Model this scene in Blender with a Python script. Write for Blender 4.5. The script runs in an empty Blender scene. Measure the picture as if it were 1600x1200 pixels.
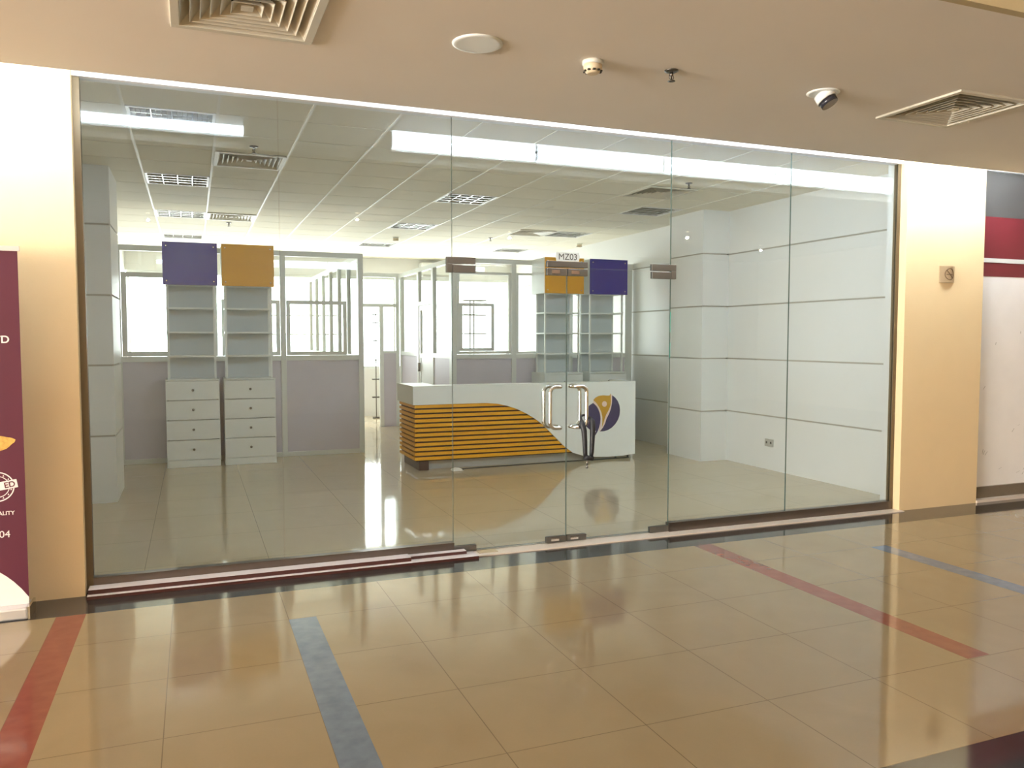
import bpy, bmesh, math, random
from mathutils import Vector, Matrix
random.seed(3)
PI = math.pi
scene = bpy.context.scene
COL = scene.collection

# ------------------------------------------------------------ camera
cam_data = bpy.data.cameras.new('camera')
cam = bpy.data.objects.new('camera', cam_data)
COL.objects.link(cam)
cam.location = (0, 0, 1.55)
cam.rotation_euler = (PI / 2 - 0.0563582, 0, -0.37763)
cam_data.sensor_width = 36.0
cam_data.lens = 1256.95 / 1600 * 36.0
cam_data.clip_end = 200
scene.camera = cam

# ------------------------------------------------------------ world, colour, lights
scene.view_settings.view_transform = 'Standard'
scene.view_settings.look = 'None'
scene.view_settings.exposure = 0.72
scene.view_settings.gamma = 1.0
scene.view_settings.use_curve_mapping = False
scene.cycles.max_bounces = 12
scene.cycles.diffuse_bounces = 8
scene.cycles.glossy_bounces = 5
scene.cycles.transparent_max_bounces = 28
scene.cycles.caustics_reflective = False
scene.cycles.sample_clamp_indirect = 6.0

world = bpy.data.worlds.new('overcast sky')
scene.world = world
world.use_nodes = True
bg = world.node_tree.nodes['Background']
bg.inputs[0].default_value = (0.99, 0.99, 0.975, 1)
bg.inputs[1].default_value = 9.5

def add_light(name, kind, loc, energy, color, rot=(0, 0, 0), **kw):
    d = bpy.data.lights.new(name, kind)
    d.energy = energy
    d.color = color
    for k, v in kw.items():
        setattr(d, k, v)
    o = bpy.data.objects.new(name, d)
    o.location = loc
    o.rotation_euler = rot
    COL.objects.link(o)
    return o

portal = add_light('window_portal', 'AREA', (2.6, 16.25, 1.85), 1, (1, 1, 1), (-PI / 2, 0, 0),
                   shape='RECTANGLE', size=7.4, size_y=1.9)
portal.data.cycles.is_portal = True
# daylight coming along the mall corridor from its left end
add_light('corridor_daylight', 'AREA', (-13.7, -0.6, 1.75), 2700, (1.0, 0.965, 0.91), (0, -PI / 2, 0),
          shape='RECTANGLE', size=3.0, size_y=9.0)
DOWNLIGHTS = [(-3.5, -1.6), (-0.6, -2.8), (2.4, -1.6), (5.4, -2.8), (8.4, -1.6), (11.0, -2.8)]
for dx, dy in DOWNLIGHTS:
    add_light('corridor_downlight', 'POINT', (dx, dy, 3.38), 25, (1.0, 0.83, 0.64), shadow_soft_size=0.02)

# ------------------------------------------------------------ materials
def mat(name, color, rough=0.5, metal=0.0, spec=0.5, coat=0.0, emit=None, estr=0.0, bump=0.0, bscale=200.0, mottle=0.0, mscale=6.0):
    m = bpy.data.materials.new(name)
    m.use_nodes = True
    nt = m.node_tree
    b = nt.nodes['Principled BSDF']
    c = tuple(color) + (1,)
    b.inputs['Base Color'].default_value = c
    b.inputs['Roughness'].default_value = rough
    b.inputs['Metallic'].default_value = metal
    b.inputs['Specular IOR Level'].default_value = spec
    b.inputs['Coat Weight'].default_value = coat
    if emit:
        b.inputs['Emission Color'].default_value = tuple(emit) + (1,)
        b.inputs['Emission Strength'].default_value = estr
    tc = nt.nodes.new('ShaderNodeTexCoord')
    if mottle:
        n = nt.nodes.new('ShaderNodeTexNoise')
        n.inputs['Scale'].default_value = mscale
        n.inputs['Detail'].default_value = 5
        nt.links.new(tc.outputs['Object'], n.inputs['Vector'])
        mx = nt.nodes.new('ShaderNodeMix')
        mx.data_type = 'RGBA'
        mx.inputs[6].default_value = tuple(x * (1 - mottle) for x in color) + (1,)
        mx.inputs[7].default_value = tuple(min(1, x * (1 + mottle)) for x in color) + (1,)
        nt.links.new(n.outputs['Fac'], mx.inputs[0])
        nt.links.new(mx.outputs[2], b.inputs['Base Color'])
    if bump:
        n2 = nt.nodes.new('ShaderNodeTexNoise')
        n2.inputs['Scale'].default_value = bscale
        nt.links.new(tc.outputs['Object'], n2.inputs['Vector'])
        bp = nt.nodes.new('ShaderNodeBump')
        bp.inputs['Strength'].default_value = bump
        bp.inputs['Distance'].default_value = 0.01
        nt.links.new(n2.outputs['Fac'], bp.inputs['Height'])
        nt.links.new(bp.outputs['Normal'], b.inputs['Normal'])
    return m

def glass_mat(name, tint=(0.95, 0.98, 0.99), ior=1.5):
    """thin architectural glass: straight-through transmission plus Fresnel reflection on each face"""
    m = bpy.data.materials.new(name)
    m.use_nodes = True
    nt = m.node_tree
    for n in list(nt.nodes):
        nt.nodes.remove(n)
    out = nt.nodes.new('ShaderNodeOutputMaterial')
    tr = nt.nodes.new('ShaderNodeBsdfTransparent')
    tr.inputs[0].default_value = tuple(tint) + (1,)
    gl = nt.nodes.new('ShaderNodeBsdfGlossy')
    gl.inputs['Roughness'].default_value = 0.0
    mx = nt.nodes.new('ShaderNodeMixShader')
    fr = nt.nodes.new('ShaderNodeFresnel')
    geo = nt.nodes.new('ShaderNodeNewGeometry')
    mp = nt.nodes.new('ShaderNodeMapRange')
    mp.inputs['To Min'].default_value = ior
    mp.inputs['To Max'].default_value = 1.0 / ior
    nt.links.new(geo.outputs['Backfacing'], mp.inputs['Value'])
    nt.links.new(mp.outputs[0], fr.inputs['IOR'])
    nt.links.new(fr.outputs[0], mx.inputs[0])
    nt.links.new(tr.outputs[0], mx.inputs[1])
    nt.links.new(gl.outputs[0], mx.inputs[2])
    nt.links.new(mx.outputs[0], out.inputs[0])
    return m

def N(nt, t, **kw):
    n = nt.nodes.new(t)
    for k, v in kw.items():
        setattr(n, k, v)
    return n

def math_node(nt, op, a, b=None, c=None):
    n = N(nt, 'ShaderNodeMath', operation=op)
    for i, v in enumerate((a, b, c)):
        if v is None:
            continue
        if isinstance(v, (int, float)):
            n.inputs[i].default_value = v
        else:
            nt.links.new(v, n.inputs[i])
    return n.outputs[0]

def band(nt, v, lo, hi):
    return math_node(nt, 'MULTIPLY', math_node(nt, 'GREATER_THAN', v, lo), math_node(nt, 'LESS_THAN', v, hi))

def periodic(nt, v, off, per, width):
    """1 within `width` after each off + k*per"""
    s = math_node(nt, 'SUBTRACT', v, off)
    w = math_node(nt, 'FLOORED_MODULO', s, per)
    return math_node(nt, 'LESS_THAN', w, width)

def mixc(nt, fac, a, b):
    n = N(nt, 'ShaderNodeMix', data_type='RGBA')
    nt.links.new(fac, n.inputs[0])
    for i, v in ((6, a), (7, b)):
        if isinstance(v, tuple):
            n.inputs[i].default_value = v + (1,)
        else:
            nt.links.new(v, n.inputs[i])
    return n.outputs[2]

def floor_mat(name, base, base2, px, offx, py, offy, joint, corridor, rough):
    m = bpy.data.materials.new(name)
    m.use_nodes = True
    nt = m.node_tree
    b = nt.nodes['Principled BSDF']
    tc = N(nt, 'ShaderNodeTexCoord')
    sp = N(nt, 'ShaderNodeSeparateXYZ')
    nt.links.new(tc.outputs['Object'], sp.inputs[0])
    X, Y = sp.outputs[0], sp.outputs[1]
    n = N(nt, 'ShaderNodeTexNoise')
    n.inputs['Scale'].default_value = 2.6
    n.inputs['Detail'].default_value = 8
    n.inputs['Distortion'].default_value = 1.2
    nt.links.new(tc.outputs['Object'], n.inputs['Vector'])
    n2 = N(nt, 'ShaderNodeTexNoise')
    n2.inputs['Scale'].default_value = 90
    nt.links.new(tc.outputs['Object'], n2.inputs['Vector'])
    f = math_node(nt, 'ADD', math_node(nt, 'MULTIPLY', n.outputs['Fac'], 0.8), math_node(nt, 'MULTIPLY', n2.outputs['Fac'], 0.2))
    col = mixc(nt, f, base, base2)
    jx = periodic(nt, math_node(nt, 'ADD', X, joint / 2), offx, px, joint)
    jy = periodic(nt, math_node(nt, 'ADD', Y, joint / 2), offy, py, joint)
    j = math_node(nt, 'MAXIMUM', jx, jy)
    col = mixc(nt, j, col, tuple(x * 0.6 for x in base))
    if corridor:
        speck = N(nt, 'ShaderNodeTexNoise')
        speck.inputs['Scale'].default_value = 14
        speck.inputs['Detail'].default_value = 7
        nt.links.new(tc.outputs['Object'], speck.inputs['Vector'])
        red = mixc(nt, speck.outputs['Fac'], (0.19, 0.055, 0.036), (0.28, 0.095, 0.062))
        blue = mixc(nt, speck.outputs['Fac'], (0.085, 0.115, 0.16), (0.19, 0.23, 0.28))
        rm = math_node(nt, 'MULTIPLY', periodic(nt, X, 3.463, 4.2, 0.148), band(nt, Y, 2.735, 5.03))
        bm_ = math_node(nt, 'MULTIPLY', periodic(nt, X, 0.463, 4.2, 0.148), band(nt, Y, 2.135, 4.51))
        col = mixc(nt, rm, col, red)
        col = mixc(nt, bm_, col, blue)
        blk = math_node(nt, 'MAXIMUM', math_node(nt, 'GREATER_THAN', Y, 5.028), band(nt, Y, 1.5, 2.135))
        bj = math_node(nt, 'MULTIPLY', jx, 0.5)
        blackc = mixc(nt, speck.outputs['Fac'], (0.022, 0.020, 0.020), (0.05, 0.045, 0.045))
        col = mixc(nt, blk, col, blackc)
    nt.links.new(col, b.inputs['Base Color'])
    b.inputs['Roughness'].default_value = rough
    b.inputs['Specular IOR Level'].default_value = 0.6
    return m

M = {}
M['floor_corridor'] = floor_mat('polished beige corridor tile', (0.25, 0.188, 0.105), (0.305, 0.233, 0.135), 0.6, 0.463, 0.595, 2.135, 0.004, True, 0.075)
M['floor_shop'] = floor_mat('polished beige shop tile', (0.54, 0.44, 0.29), (0.62, 0.51, 0.35), 0.8, -0.33, 0.8, 5.9, 0.004, False, 0.06)
M['ceiling'] = mat('corridor ceiling paint', (0.82, 0.775, 0.72), 0.85, mottle=0.03, mscale=2)
M['pillar'] = mat('tan pillar paint', (0.74, 0.565, 0.325), 0.55, mottle=0.03, mscale=5, bump=0.05, bscale=60)
M['cove'] = mat('white cove paint', (0.92, 0.92, 0.92), 0.7)
M['bulkhead'] = mat('olive bulkhead paint', (0.52, 0.44, 0.27), 0.8)
M['backwall'] = mat('cream corridor wall', (0.60, 0.52, 0.40), 0.8, mottle=0.05)
M['shopwall'] = mat('white wall panelling', (0.71, 0.715, 0.70), 0.42, mottle=0.02, mscale=3)
M['groove'] = mat('wall groove shadow gap', (0.42, 0.40, 0.35), 0.8)
M['shopceil'] = mat('acoustic ceiling tile', (0.82, 0.79, 0.68), 0.9, mottle=0.03, mscale=3, bump=0.1, bscale=300)
M['tbar'] = mat('white ceiling bar', (0.80, 0.78, 0.70), 0.5)
M['joint'] = mat('ceiling tile joint', (0.25, 0.24, 0.20), 0.8)
M['white'] = mat('white melamine', (0.82, 0.85, 0.84), 0.35, mottle=0.01)
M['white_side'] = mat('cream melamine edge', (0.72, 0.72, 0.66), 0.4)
M['shelfback'] = mat('grey shelf backing', (0.60, 0.65, 0.68), 0.5)
M['purple'] = mat('purple laminate', (0.045, 0.042, 0.30), 0.25, mottle=0.05)
M['yellow'] = mat('mustard laminate', (0.74, 0.36, 0.012), 0.28, mottle=0.04)
M['slat'] = mat('yellow slat paint', (0.78, 0.37, 0.012), 0.4, mottle=0.08, mscale=8)
M['slatback'] = mat('dark brown slat backing', (0.035, 0.007, 0.006), 0.6)
M['kick'] = mat('grey kick board', (0.42, 0.41, 0.37), 0.4)
M['kickdark'] = mat('dark brown kick end', (0.08, 0.045, 0.04), 0.4)
M['logo_purple'] = mat('dark violet vinyl', (0.045, 0.03, 0.11), 0.3)
M['logo_yellow'] = mat('mustard vinyl', (0.55, 0.30, 0.015), 0.3)
M['logo_pink'] = mat('pale pink vinyl', (0.85, 0.66, 0.62), 0.4)
M['alu'] = mat('white aluminium frame', (0.72, 0.74, 0.71), 0.35, spec=0.6)
M['lavender'] = mat('lavender grey panel', (0.62, 0.59, 0.66), 0.45, mottle=0.05, mscale=4)
M['steel'] = mat('brushed steel', (0.20, 0.19, 0.175), 0.38, metal=1.0)
M['chrome'] = mat('polished steel', (0.72, 0.70, 0.66), 0.10, metal=1.0)
M['darksteel'] = mat('dark bottom rail', (0.16, 0.13, 0.11), 0.28, metal=0.9)
M['jamb'] = mat('olive brown jamb channel', (0.16, 0.12, 0.07), 0.4, metal=0.5)
M['black'] = mat('black rubber', (0.010, 0.010, 0.012), 0.55)
M['dark'] = mat('dark duct interior', (0.05, 0.045, 0.04), 0.9)
M['diffuser'] = mat('enamelled air diffuser', (0.62, 0.59, 0.50), 0.45)
M['louver'] = mat('mirror louvre', (0.80, 0.80, 0.76), 0.18, metal=1.0)
M['tube_off'] = mat('unlit tube', (0.75, 0.75, 0.72), 0.2)
M['tube_on'] = mat('lit opal lamp cover', (1, 1, 1), 0.3, emit=(0.80, 0.91, 1.0), estr=17.0)
M['tube_on_right'] = mat('lit opal lamp cover of the right run', (1, 1, 1), 0.3, emit=(0.80, 0.91, 1.0), estr=14.0)
M['batten'] = mat('white batten enamel', (0.9, 0.9, 0.9), 0.4)
M['plank_top'] = mat('pale plank face', (0.80, 0.75, 0.75), 0.25, mottle=0.04)
M['plank_edge'] = mat('red brown plank edge', (0.055, 0.016, 0.012), 0.3)  # red-brown edge, its colour darkened to carry the shadow at the floor
M['sill'] = mat('pale stone sill', (0.66, 0.57, 0.48), 0.3, mottle=0.05)
M['maroon'] = mat('maroon banner fabric', (0.085, 0.008, 0.026), 0.5, mottle=0.06, mscale=3)
M['print_white'] = mat('white print', (0.80, 0.74, 0.72), 0.5)
M['print_gold'] = mat('gold print', (0.60, 0.36, 0.08), 0.5, mottle=0.5, mscale=60)
M['banner_silver'] = mat('silver banner base', (0.70, 0.70, 0.72), 0.3, metal=0.7)
M['hoard_white'] = mat('white board', (0.90, 0.88, 0.86), 0.5, mottle=0.05, mscale=5)
M['hoard_red'] = mat('crimson board band', (0.17, 0.022, 0.03), 0.3, mottle=0.15, mscale=3)
M['shopfront_dark'] = mat('dark glazing', (0.09, 0.085, 0.08), 0.08)
M['scuff'] = mat('grey scuff mark', (0.30, 0.28, 0.26), 0.7)
M['grime'] = mat('grimy skirting', (0.16, 0.13, 0.09), 0.5, mottle=0.2, mscale=12)
M['plaque'] = mat('champagne metal plaque', (0.62, 0.50, 0.34), 0.3, metal=0.8)
M['plaque_ink'] = mat('brown engraving', (0.12, 0.06, 0.02), 0.5)
M['cream'] = mat('cream plastic', (0.72, 0.60, 0.42), 0.4)
M['lens'] = mat('dark lamp lens', (0.03, 0.03, 0.04), 0.15)
M['sign'] = mat('pale sign plate', (0.42, 0.43, 0.40), 0.4)
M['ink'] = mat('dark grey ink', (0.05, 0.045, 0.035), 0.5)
M['pinkwall'] = mat('salmon shop fascia', (0.55, 0.40, 0.34), 0.6)
M['greenwall'] = mat('pale green shop wall', (0.50, 0.66, 0.56), 0.6)
M['lamp_on'] = mat('lit downlight lens', (1, 1, 1), 0.3, emit=(1.0, 0.8, 0.55), estr=6.0)
M['paper'] = mat('white paper', (0.85, 0.83, 0.76), 0.6)
M['wood_pale'] = mat('pale wood', (0.55, 0.45, 0.3), 0.5)
M['rack'] = mat('thin grey rack metal', (0.33, 0.31, 0.25), 0.4)
M['glass'] = glass_mat('shopfront glass')
M['glass_thin'] = glass_mat('partition glass', (0.965, 0.98, 0.97))
M['glass_edge'] = mat('green glass edge', (0.09, 0.13, 0.11), 0.15)
M['glass_teal'] = mat('teal glass edge strip', (0.0, 0.42, 0.30), 0.2)

# ------------------------------------------------------------ mesh helpers
class MB:
    """collects shapes given in world coordinates; build() links them as one mesh relative to the thing's base"""
    def __init__(self, root=None):
        self.bm = bmesh.new()
        self.off = Vector((0, 0, 0))
        r = root
        while r is not None:
            self.off += r.location
            r = r.parent
    def quad(self, pts, mi=0):
        vs = [self.bm.verts.new(p) for p in pts]
        f = self.bm.faces.new(vs)
        f.material_index = mi
        return f
    def box(self, x0, x1, y0, y1, z0, z1, mi=0, side_mi=None):
        x0, x1 = min(x0, x1), max(x0, x1)
        y0, y1 = min(y0, y1), max(y0, y1)
        z0, z1 = min(z0, z1), max(z0, z1)
        v = [self.bm.verts.new(p) for p in ((x0, y0, z0), (x1, y0, z0), (x1, y1, z0), (x0, y1, z0),
                                            (x0, y0, z1), (x1, y0, z1), (x1, y1, z1), (x0, y1, z1))]
        for k, q in enumerate(((0, 3, 2, 1), (4, 5, 6, 7), (0, 1, 5, 4), (2, 3, 7, 6), (1, 2, 6, 5), (3, 0, 4, 7))):
            f = self.bm.faces.new([v[i] for i in q])
            f.material_index = mi if side_mi is None or k in (2, 3) else side_mi
        return self
    def prism_xz(self, pts, y0, y1, mi=0):
        a = [self.bm.verts.new((x, y0, z)) for x, z in pts]
        b = [self.bm.verts.new((x, y1, z)) for x, z in pts]
        fs = [self.bm.faces.new(a), self.bm.faces.new(b[::-1])]
        n = len(pts)
        for i in range(n):
            fs.append(self.bm.faces.new((a[i], b[i], b[(i + 1) % n], a[(i + 1) % n])))
        for f in fs:
            f.material_index = mi
        return self
    def ring_tube(self, pts, r, n=12, cap=True, mi=0):
        pts = [Vector(p) for p in pts]
        rings = []
        prev = None
        for i, p in enumerate(pts):
            if i == 0:
                d = (pts[1] - p)
            elif i == len(pts) - 1:
                d = (p - pts[-2])
            else:
                d = (pts[i + 1] - p).normalized() + (p - pts[i - 1]).normalized()
            d.normalize()
            if prev is None:
                u = d.orthogonal().normalized()
            else:
                u = (prev - d * prev.dot(d)).normalized()
            prev = u
            w = d.cross(u)
            rr = r[i] if isinstance(r, (list, tuple)) else r
            rings.append([self.bm.verts.new(p + (u * math.cos(2 * PI * k / n) + w * math.sin(2 * PI * k / n)) * rr) for k in range(n)])
        for a, b in zip(rings, rings[1:]):
            for k in range(n):
                f = self.bm.faces.new((a[k], a[(k + 1) % n], b[(k + 1) % n], b[k]))
                f.smooth = True
                f.material_index = mi
        if cap:
            f = self.bm.faces.new(rings[0][::-1]); f.material_index = mi
            f = self.bm.faces.new(rings[-1]); f.material_index = mi
        return self
    def lathe(self, cx, cy, prof, n=28, mi=0, smooth=True):
        rings = [[self.bm.verts.new((cx + r * math.cos(2 * PI * k / n), cy + r * math.sin(2 * PI * k / n), z)) for k in range(n)] for r, z in prof]
        for a, b in zip(rings, rings[1:]):
            for k in range(n):
                f = self.bm.faces.new((a[k], a[(k + 1) % n], b[(k + 1) % n], b[k]))
                f.smooth = smooth
                f.material_index = mi
        self.bm.faces.new(rings[0][::-1]).material_index = mi
        self.bm.faces.new(rings[-1]).material_index = mi
        return self
    def build(self, name, m, parent=None, bevel=0.0):
        bm = self.bm
        bmesh.ops.recalc_face_normals(bm, faces=bm.faces)
        if self.off.length > 0:
            bmesh.ops.translate(bm, verts=bm.verts, vec=-self.off)
        me = bpy.data.meshes.new(name)
        bm.to_mesh(me)
        bm.free()
        for x in (m if isinstance(m, (list, tuple)) else [m]):
            me.materials.append(M[x] if isinstance(x, str) else x)
        o = bpy.data.objects.new(name, me)
        COL.objects.link(o)
        if parent is not None:
            o.parent = parent
        if bevel:
            bv = o.modifiers.new('bevel', 'BEVEL')
            bv.width = bevel
            bv.segments = 2
            bv.limit_method = 'ANGLE'
        return o

def thing(name, label, cat, loc=(0, 0, 0), group=None):
    o = bpy.data.objects.new(name, None)
    o.empty_display_size = 0.1
    COL.objects.link(o)
    o.location = loc
    return tag(o, label, cat, group)

def tag(o, label, cat, group=None):
    o['label'] = label
    o['category'] = cat
    if group:
        o['group'] = group
    return o

def struct(name, mb, m, parent=None):
    o = mb.build(name, m, parent)
    if parent is None:
        o['kind'] = 'structure'
    return o

def copy_tree(o, parent=None):
    c = o.copy()
    COL.objects.link(c)
    c.parent = parent
    for ch in list(o.children):
        copy_tree(ch, c)
    return c

def place(root, loc, label):
    c = copy_tree(root)
    c.location = loc
    c['label'] = label
    return c

def text(name, body, size, loc, m, parent=None, align='LEFT', extrude=0.0008, roty=0.0, xscale=1.0, bold=0.0):
    cu = bpy.data.curves.new(name, 'FONT')
    cu.body = body
    cu.size = size
    cu.align_x = align
    cu.align_y = 'BOTTOM_BASELINE'
    cu.extrude = extrude
    cu.offset = bold
    cu.materials.append(M[m])
    o = bpy.data.objects.new(name, cu)
    COL.objects.link(o)
    l = Vector(loc)
    r = parent
    while r is not None:
        l -= r.location
        r = r.parent
    o.location = l
    dg = bpy.context.evaluated_depsgraph_get()
    me = bpy.data.meshes.new_from_object(o.evaluated_get(dg))
    me.materials.clear()
    me.materials.append(M[m])
    bpy.data.objects.remove(o)
    o = bpy.data.objects.new(name, me)
    COL.objects.link(o)
    o.location = l
    o.rotation_euler = (PI / 2, roty, 0)
    o.scale = (xscale, 1, 1)
    o.parent = parent
    return o

# ------------------------------------------------------------ dimensions
G = 5.47            # glass plane
PF = 5.38           # pillar face
HC = 2.92           # corridor ceiling
HS = 3.15           # shop ceiling
XL, XR = -1.10, 6.32
YP = 10.90          # aluminium partition
YB = 16.0           # outside wall of the back room
GX0, GSX = -0.41, 0.612
GY0, GSY = 6.20, 0.60

# ------------------------------------------------------------ the corridor shell
struct('floor', MB().box(-14, 13.5, -6, 5.56, -0.1, 0.0), 'floor_corridor')
struct('floor', MB().box(-14, 13.5, 5.56, 18, -0.1, 0.0), 'floor_shop')

DIFF_C = [(0.24, 3.59), (4.26, 3.58)]        # centres of the corridor diffusers
mb = MB()
hw = 0.27
xs = [-14.0] + sum([[c[0] - hw, c[0] + hw] for c in DIFF_C], []) + [13.5]
for i in range(len(xs) - 1):
    if i % 2 == 0:
        mb.box(xs[i], xs[i + 1], 2.47, 4.73, HC, HC + 0.06)
    else:
        cy = DIFF_C[i // 2][1]
        mb.box(xs[i], xs[i + 1], 2.47, cy - hw, HC, HC + 0.06)
        mb.box(xs[i], xs[i + 1], cy + hw, 4.73, HC, HC + 0.06)
struct('ceiling', mb, 'ceiling')
struct('trim_13', MB().box(-14, 13.5, 4.70, 4.73, HC + 0.06, 3.42), 'cove')
struct('ceiling', MB().box(-14, 13.5, 4.70, 5.6, 3.42, 3.5), 'cove')
struct('ceiling', MB().box(-14, 13.5, -6, 2.47, 3.5, 3.56), 'ceiling')
struct('trim_1', MB().box(-14, 13.5, 2.43, 2.47, HC, 3.5), 'bulkhead')
struct('wall_back', MB().box(-14, 13.5, -6.1, -6.0, 0, 3.56), 'backwall')
struct('wall_left', MB().box(-14.1, -14, -6, 5.6, 0, 3.56), 'backwall')
struct('wall_right', MB().box(13.5, 13.6, -6, 5.6, 0, 3.56), 'backwall')
struct('wall_front_left', MB().box(-14, -0.63, PF, 5.50, 0, 3.5), 'pillar')
struct('wall_front_right', MB().box(5.886, 6.85, PF, 5.50, 0, 3.5), 'pillar')
# shopfront header, jambs, rails and sill
struct('trim_2', MB().box(-0.63, 5.886, 5.43, 5.52, 3.095, 3.5), 'cove')
struct('trim_3', MB().box(-0.63, -0.592, 5.45, 5.50, 0.0, 3.095), 'jamb')
struct('trim_4', MB().box(5.850, 5.886, 5.455, 5.50, 0.0, 3.095), 'jamb')
struct('trim_5', MB().box(-0.592, 1.713, 5.44, 5.50, 0.0, 0.09), 'darksteel')
struct('trim_6', MB().box(3.513, 5.850, 5.44, 5.50, 0.0, 0.08), 'darksteel')
struct('trim_7', MB().box(1.86, 5.90, 5.335, 5.44, 0.0, 0.008).box(1.713, 3.513, 5.44, 5.50, 0.0, 0.008), 'sill')
# closing above the shop front, inside
struct('wall_front', MB().box(-1.2, 6.5, 5.525, 5.60, HS + 0.001, 3.5), 'cove')

# neighbouring unit at the right
t = thing('hoarding', 'white board with crimson upper band closing the next unit, right edge', 'hoarding', (9.5, G + 0.05, 0))
MB(t).box(6.85, 13.5, G, G + 0.05, 0.13, 2.14).build('white_board', 'hoard_white', t)
bnd = MB(t)
bnd.box(6.85, 13.5, G - 0.004, G + 0.05, 2.14, 2.70)
bnd.build('crimson_band', 'hoard_red', t)
MB(t).box(6.85, 13.5, G - 0.012, G - 0.004, 2.27, 2.31).build('grey_stripe', 'alu', t)
MB(t).box(6.85, 13.5, G, G + 0.05, 2.70, 3.12).build('upper_glazing', 'shopfront_dark', t)
sm = MB(t)
random.seed(7)
for k in range(16):
    x = random.uniform(6.95, 7.9)
    z = random.choice([random.uniform(0.2, 0.75), random.uniform(0.9, 1.7)])
    l = random.uniform(0.01, 0.05)
    a = random.uniform(0.3, 1.5)
    w = 0.003
    sm.prism_xz([(x, z), (x + w, z), (x + l * math.cos(a) + w, z + l * math.sin(a)), (x + l * math.cos(a), z + l * math.sin(a))], G - 0.0012, G)
sm.build('scuff_marks', 'scuff', t)['kind'] = 'stuff'
struct('trim_8', MB().box(6.85, 13.5, G - 0.03, G + 0.05, 0.0, 0.13), 'grime')
struct('trim_9', MB().box(6.85, 13.5, G - 0.10, G - 0.03, 0.0, 0.025), 'sill')
struct('trim_10', MB().box(6.85, 13.5, 5.43, 5.60, 3.12, 3.5), 'cove')

# opposite side of the corridor (behind the viewer)
t = thing('opposite_shopfront', 'opposite shop across the corridor, salmon fascia above pale green wall, behind the viewer', 'shopfront', (9.0, -5.6, 0))
MB(t).box(6.2, 12.6, -5.95, -5.6, 2.3, 3.3).build('fascia', 'pinkwall', t)
MB(t).box(7.4, 12.6, -5.98, -5.75, 0.0, 2.3).build('wall_panel', 'greenwall', t)

# ------------------------------------------------------------ fluorescent lamps in the cove
def cove_lamp(x0, label, tubes=2, length=1.198):
    t = thing('fluorescent_fixture', label, 'light fitting', (x0 + length / 2, 4.76, 3.00), 'fluorescent lamps in the ceiling cove')
    MB(t).box(x0, x0 + length, 4.731, 4.79, 2.985, 3.135).build('batten', 'batten', t)
    for k in range(tubes):
        z = 3.024 + 0.072 * k
        MB(t).ring_tube([(x0 + 0.012, 4.832, z), (x0 + length - 0.012, 4.832, z)], 0.0345, 16).build('light_tube', 'tube_on_right' if x0 > 1 else 'tube_on', t)
    for xx in (x0 + 0.0005, x0 + length - 0.0115):
        MB(t).box(xx, xx + 0.011, 4.791, 4.85, 3.0, 3.12).build('tube_holder', 'batten', t)
    return t
cove_names = ['lit tube lamp in the cove above the left door leaf, first of right run',
              'lit tube lamp in the cove above the right door leaf, second of the right run',
              'lit tube lamp in the cove over the third fixed panel, middle of right run',
              'lit tube lamp in the cove over the fourth glass panel, fourth of the right run',
              'lit tube lamp in the cove above the right tan pillar, last of the right run']
for k, l in enumerate(cove_names):
    cove_lamp(1.43 + 1.2 * k, l)
cove_lamp(-0.82, 'lit tube lamp in the cove above the first glass panel, beside the left pillar', 1)
cove_lamp(-2.04, 'lit tube lamp in the cove above the left tan pillar and banner', 2)

for i, (dx, dy) in enumerate(DOWNLIGHTS):
    word = ['far left', 'left, behind the viewer', 'centre', 'right of centre', 'right', 'far right'][i]
    t = thing('downlight', 'round recessed corridor downlight in the high ceiling, %s of the row' % word, 'downlight', (dx, dy, 3.5), 'downlights behind the viewer')
    MB(t).lathe(dx, dy, [(0.10, 3.5), (0.10, 3.492), (0.075, 3.488)], 24).build('trim_ring', 'white', t)
    MB(t).lathe(dx, dy, [(0.03, 3.488), (0.03, 3.484)], 24).build('lens', 'lamp_on', t)

# ------------------------------------------------------------ shopfront glass
def pane(mb, x0, x1, z0, z1, y=G, th=0.010):
    mb.box(x0, x1, y - th / 2, y + th / 2, z0, z1, 0, 1)
GM = ['glass', 'glass_edge']
def fixed_panel(x0, x1, z0, z1, label):
    m = MB()
    pane(m, x0, x1, z0, z1)
    o = m.build('fixed_glazing', GM)
    return tag(o, label, 'glass panel', 'fixed glass panels of the shopfront')
fixed_panel(-0.592, 0.5395, 0.088, 3.10, 'first fixed shopfront glass panel, beside the left tan pillar')
fixed_panel(0.5435, 1.7110, 0.088, 3.10, 'second fixed shopfront glass panel, between first panel and left door')
fixed_panel(3.5150, 4.6770, 0.078, 3.10, 'fixed shopfront glass panel immediately right of the double door')
fixed_panel(4.6810, 5.8500, 0.078, 3.10, 'last fixed shopfront glass panel, beside the right tan pillar')
tr = thing('glass_transom', 'long glass transom above the double glass door, with metal corner patches', 'glass panel', (2.61, G, 2.08))
m = MB(tr); pane(m, 1.715, 3.511, 2.078, 3.10); m.build('pane', GM, tr)
def patch(parent, name, boxes, m='steel'):
    q = MB(parent)
    for x0, x1, z0, z1 in boxes:
        q.box(x0, x1, G - 0.016, G - 0.0056, z0, z1)
        q.box(x0, x1, G + 0.0056, G + 0.016, z0, z1)
    return q.build(name, m, parent, bevel=0.002)
patch(tr, 'patch_fitting', [(1.671, 1.885, 2.078, 2.126), (1.671, 1.7135, 2.016, 2.078)])
patch(tr, 'patch_fitting', [(3.336, 3.557, 2.080, 2.130), (3.5135, 3.557, 2.018, 2.080)])
patch(tr, 'patch_fitting', [(2.445, 2.778, 2.080, 2.124)])

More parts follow.
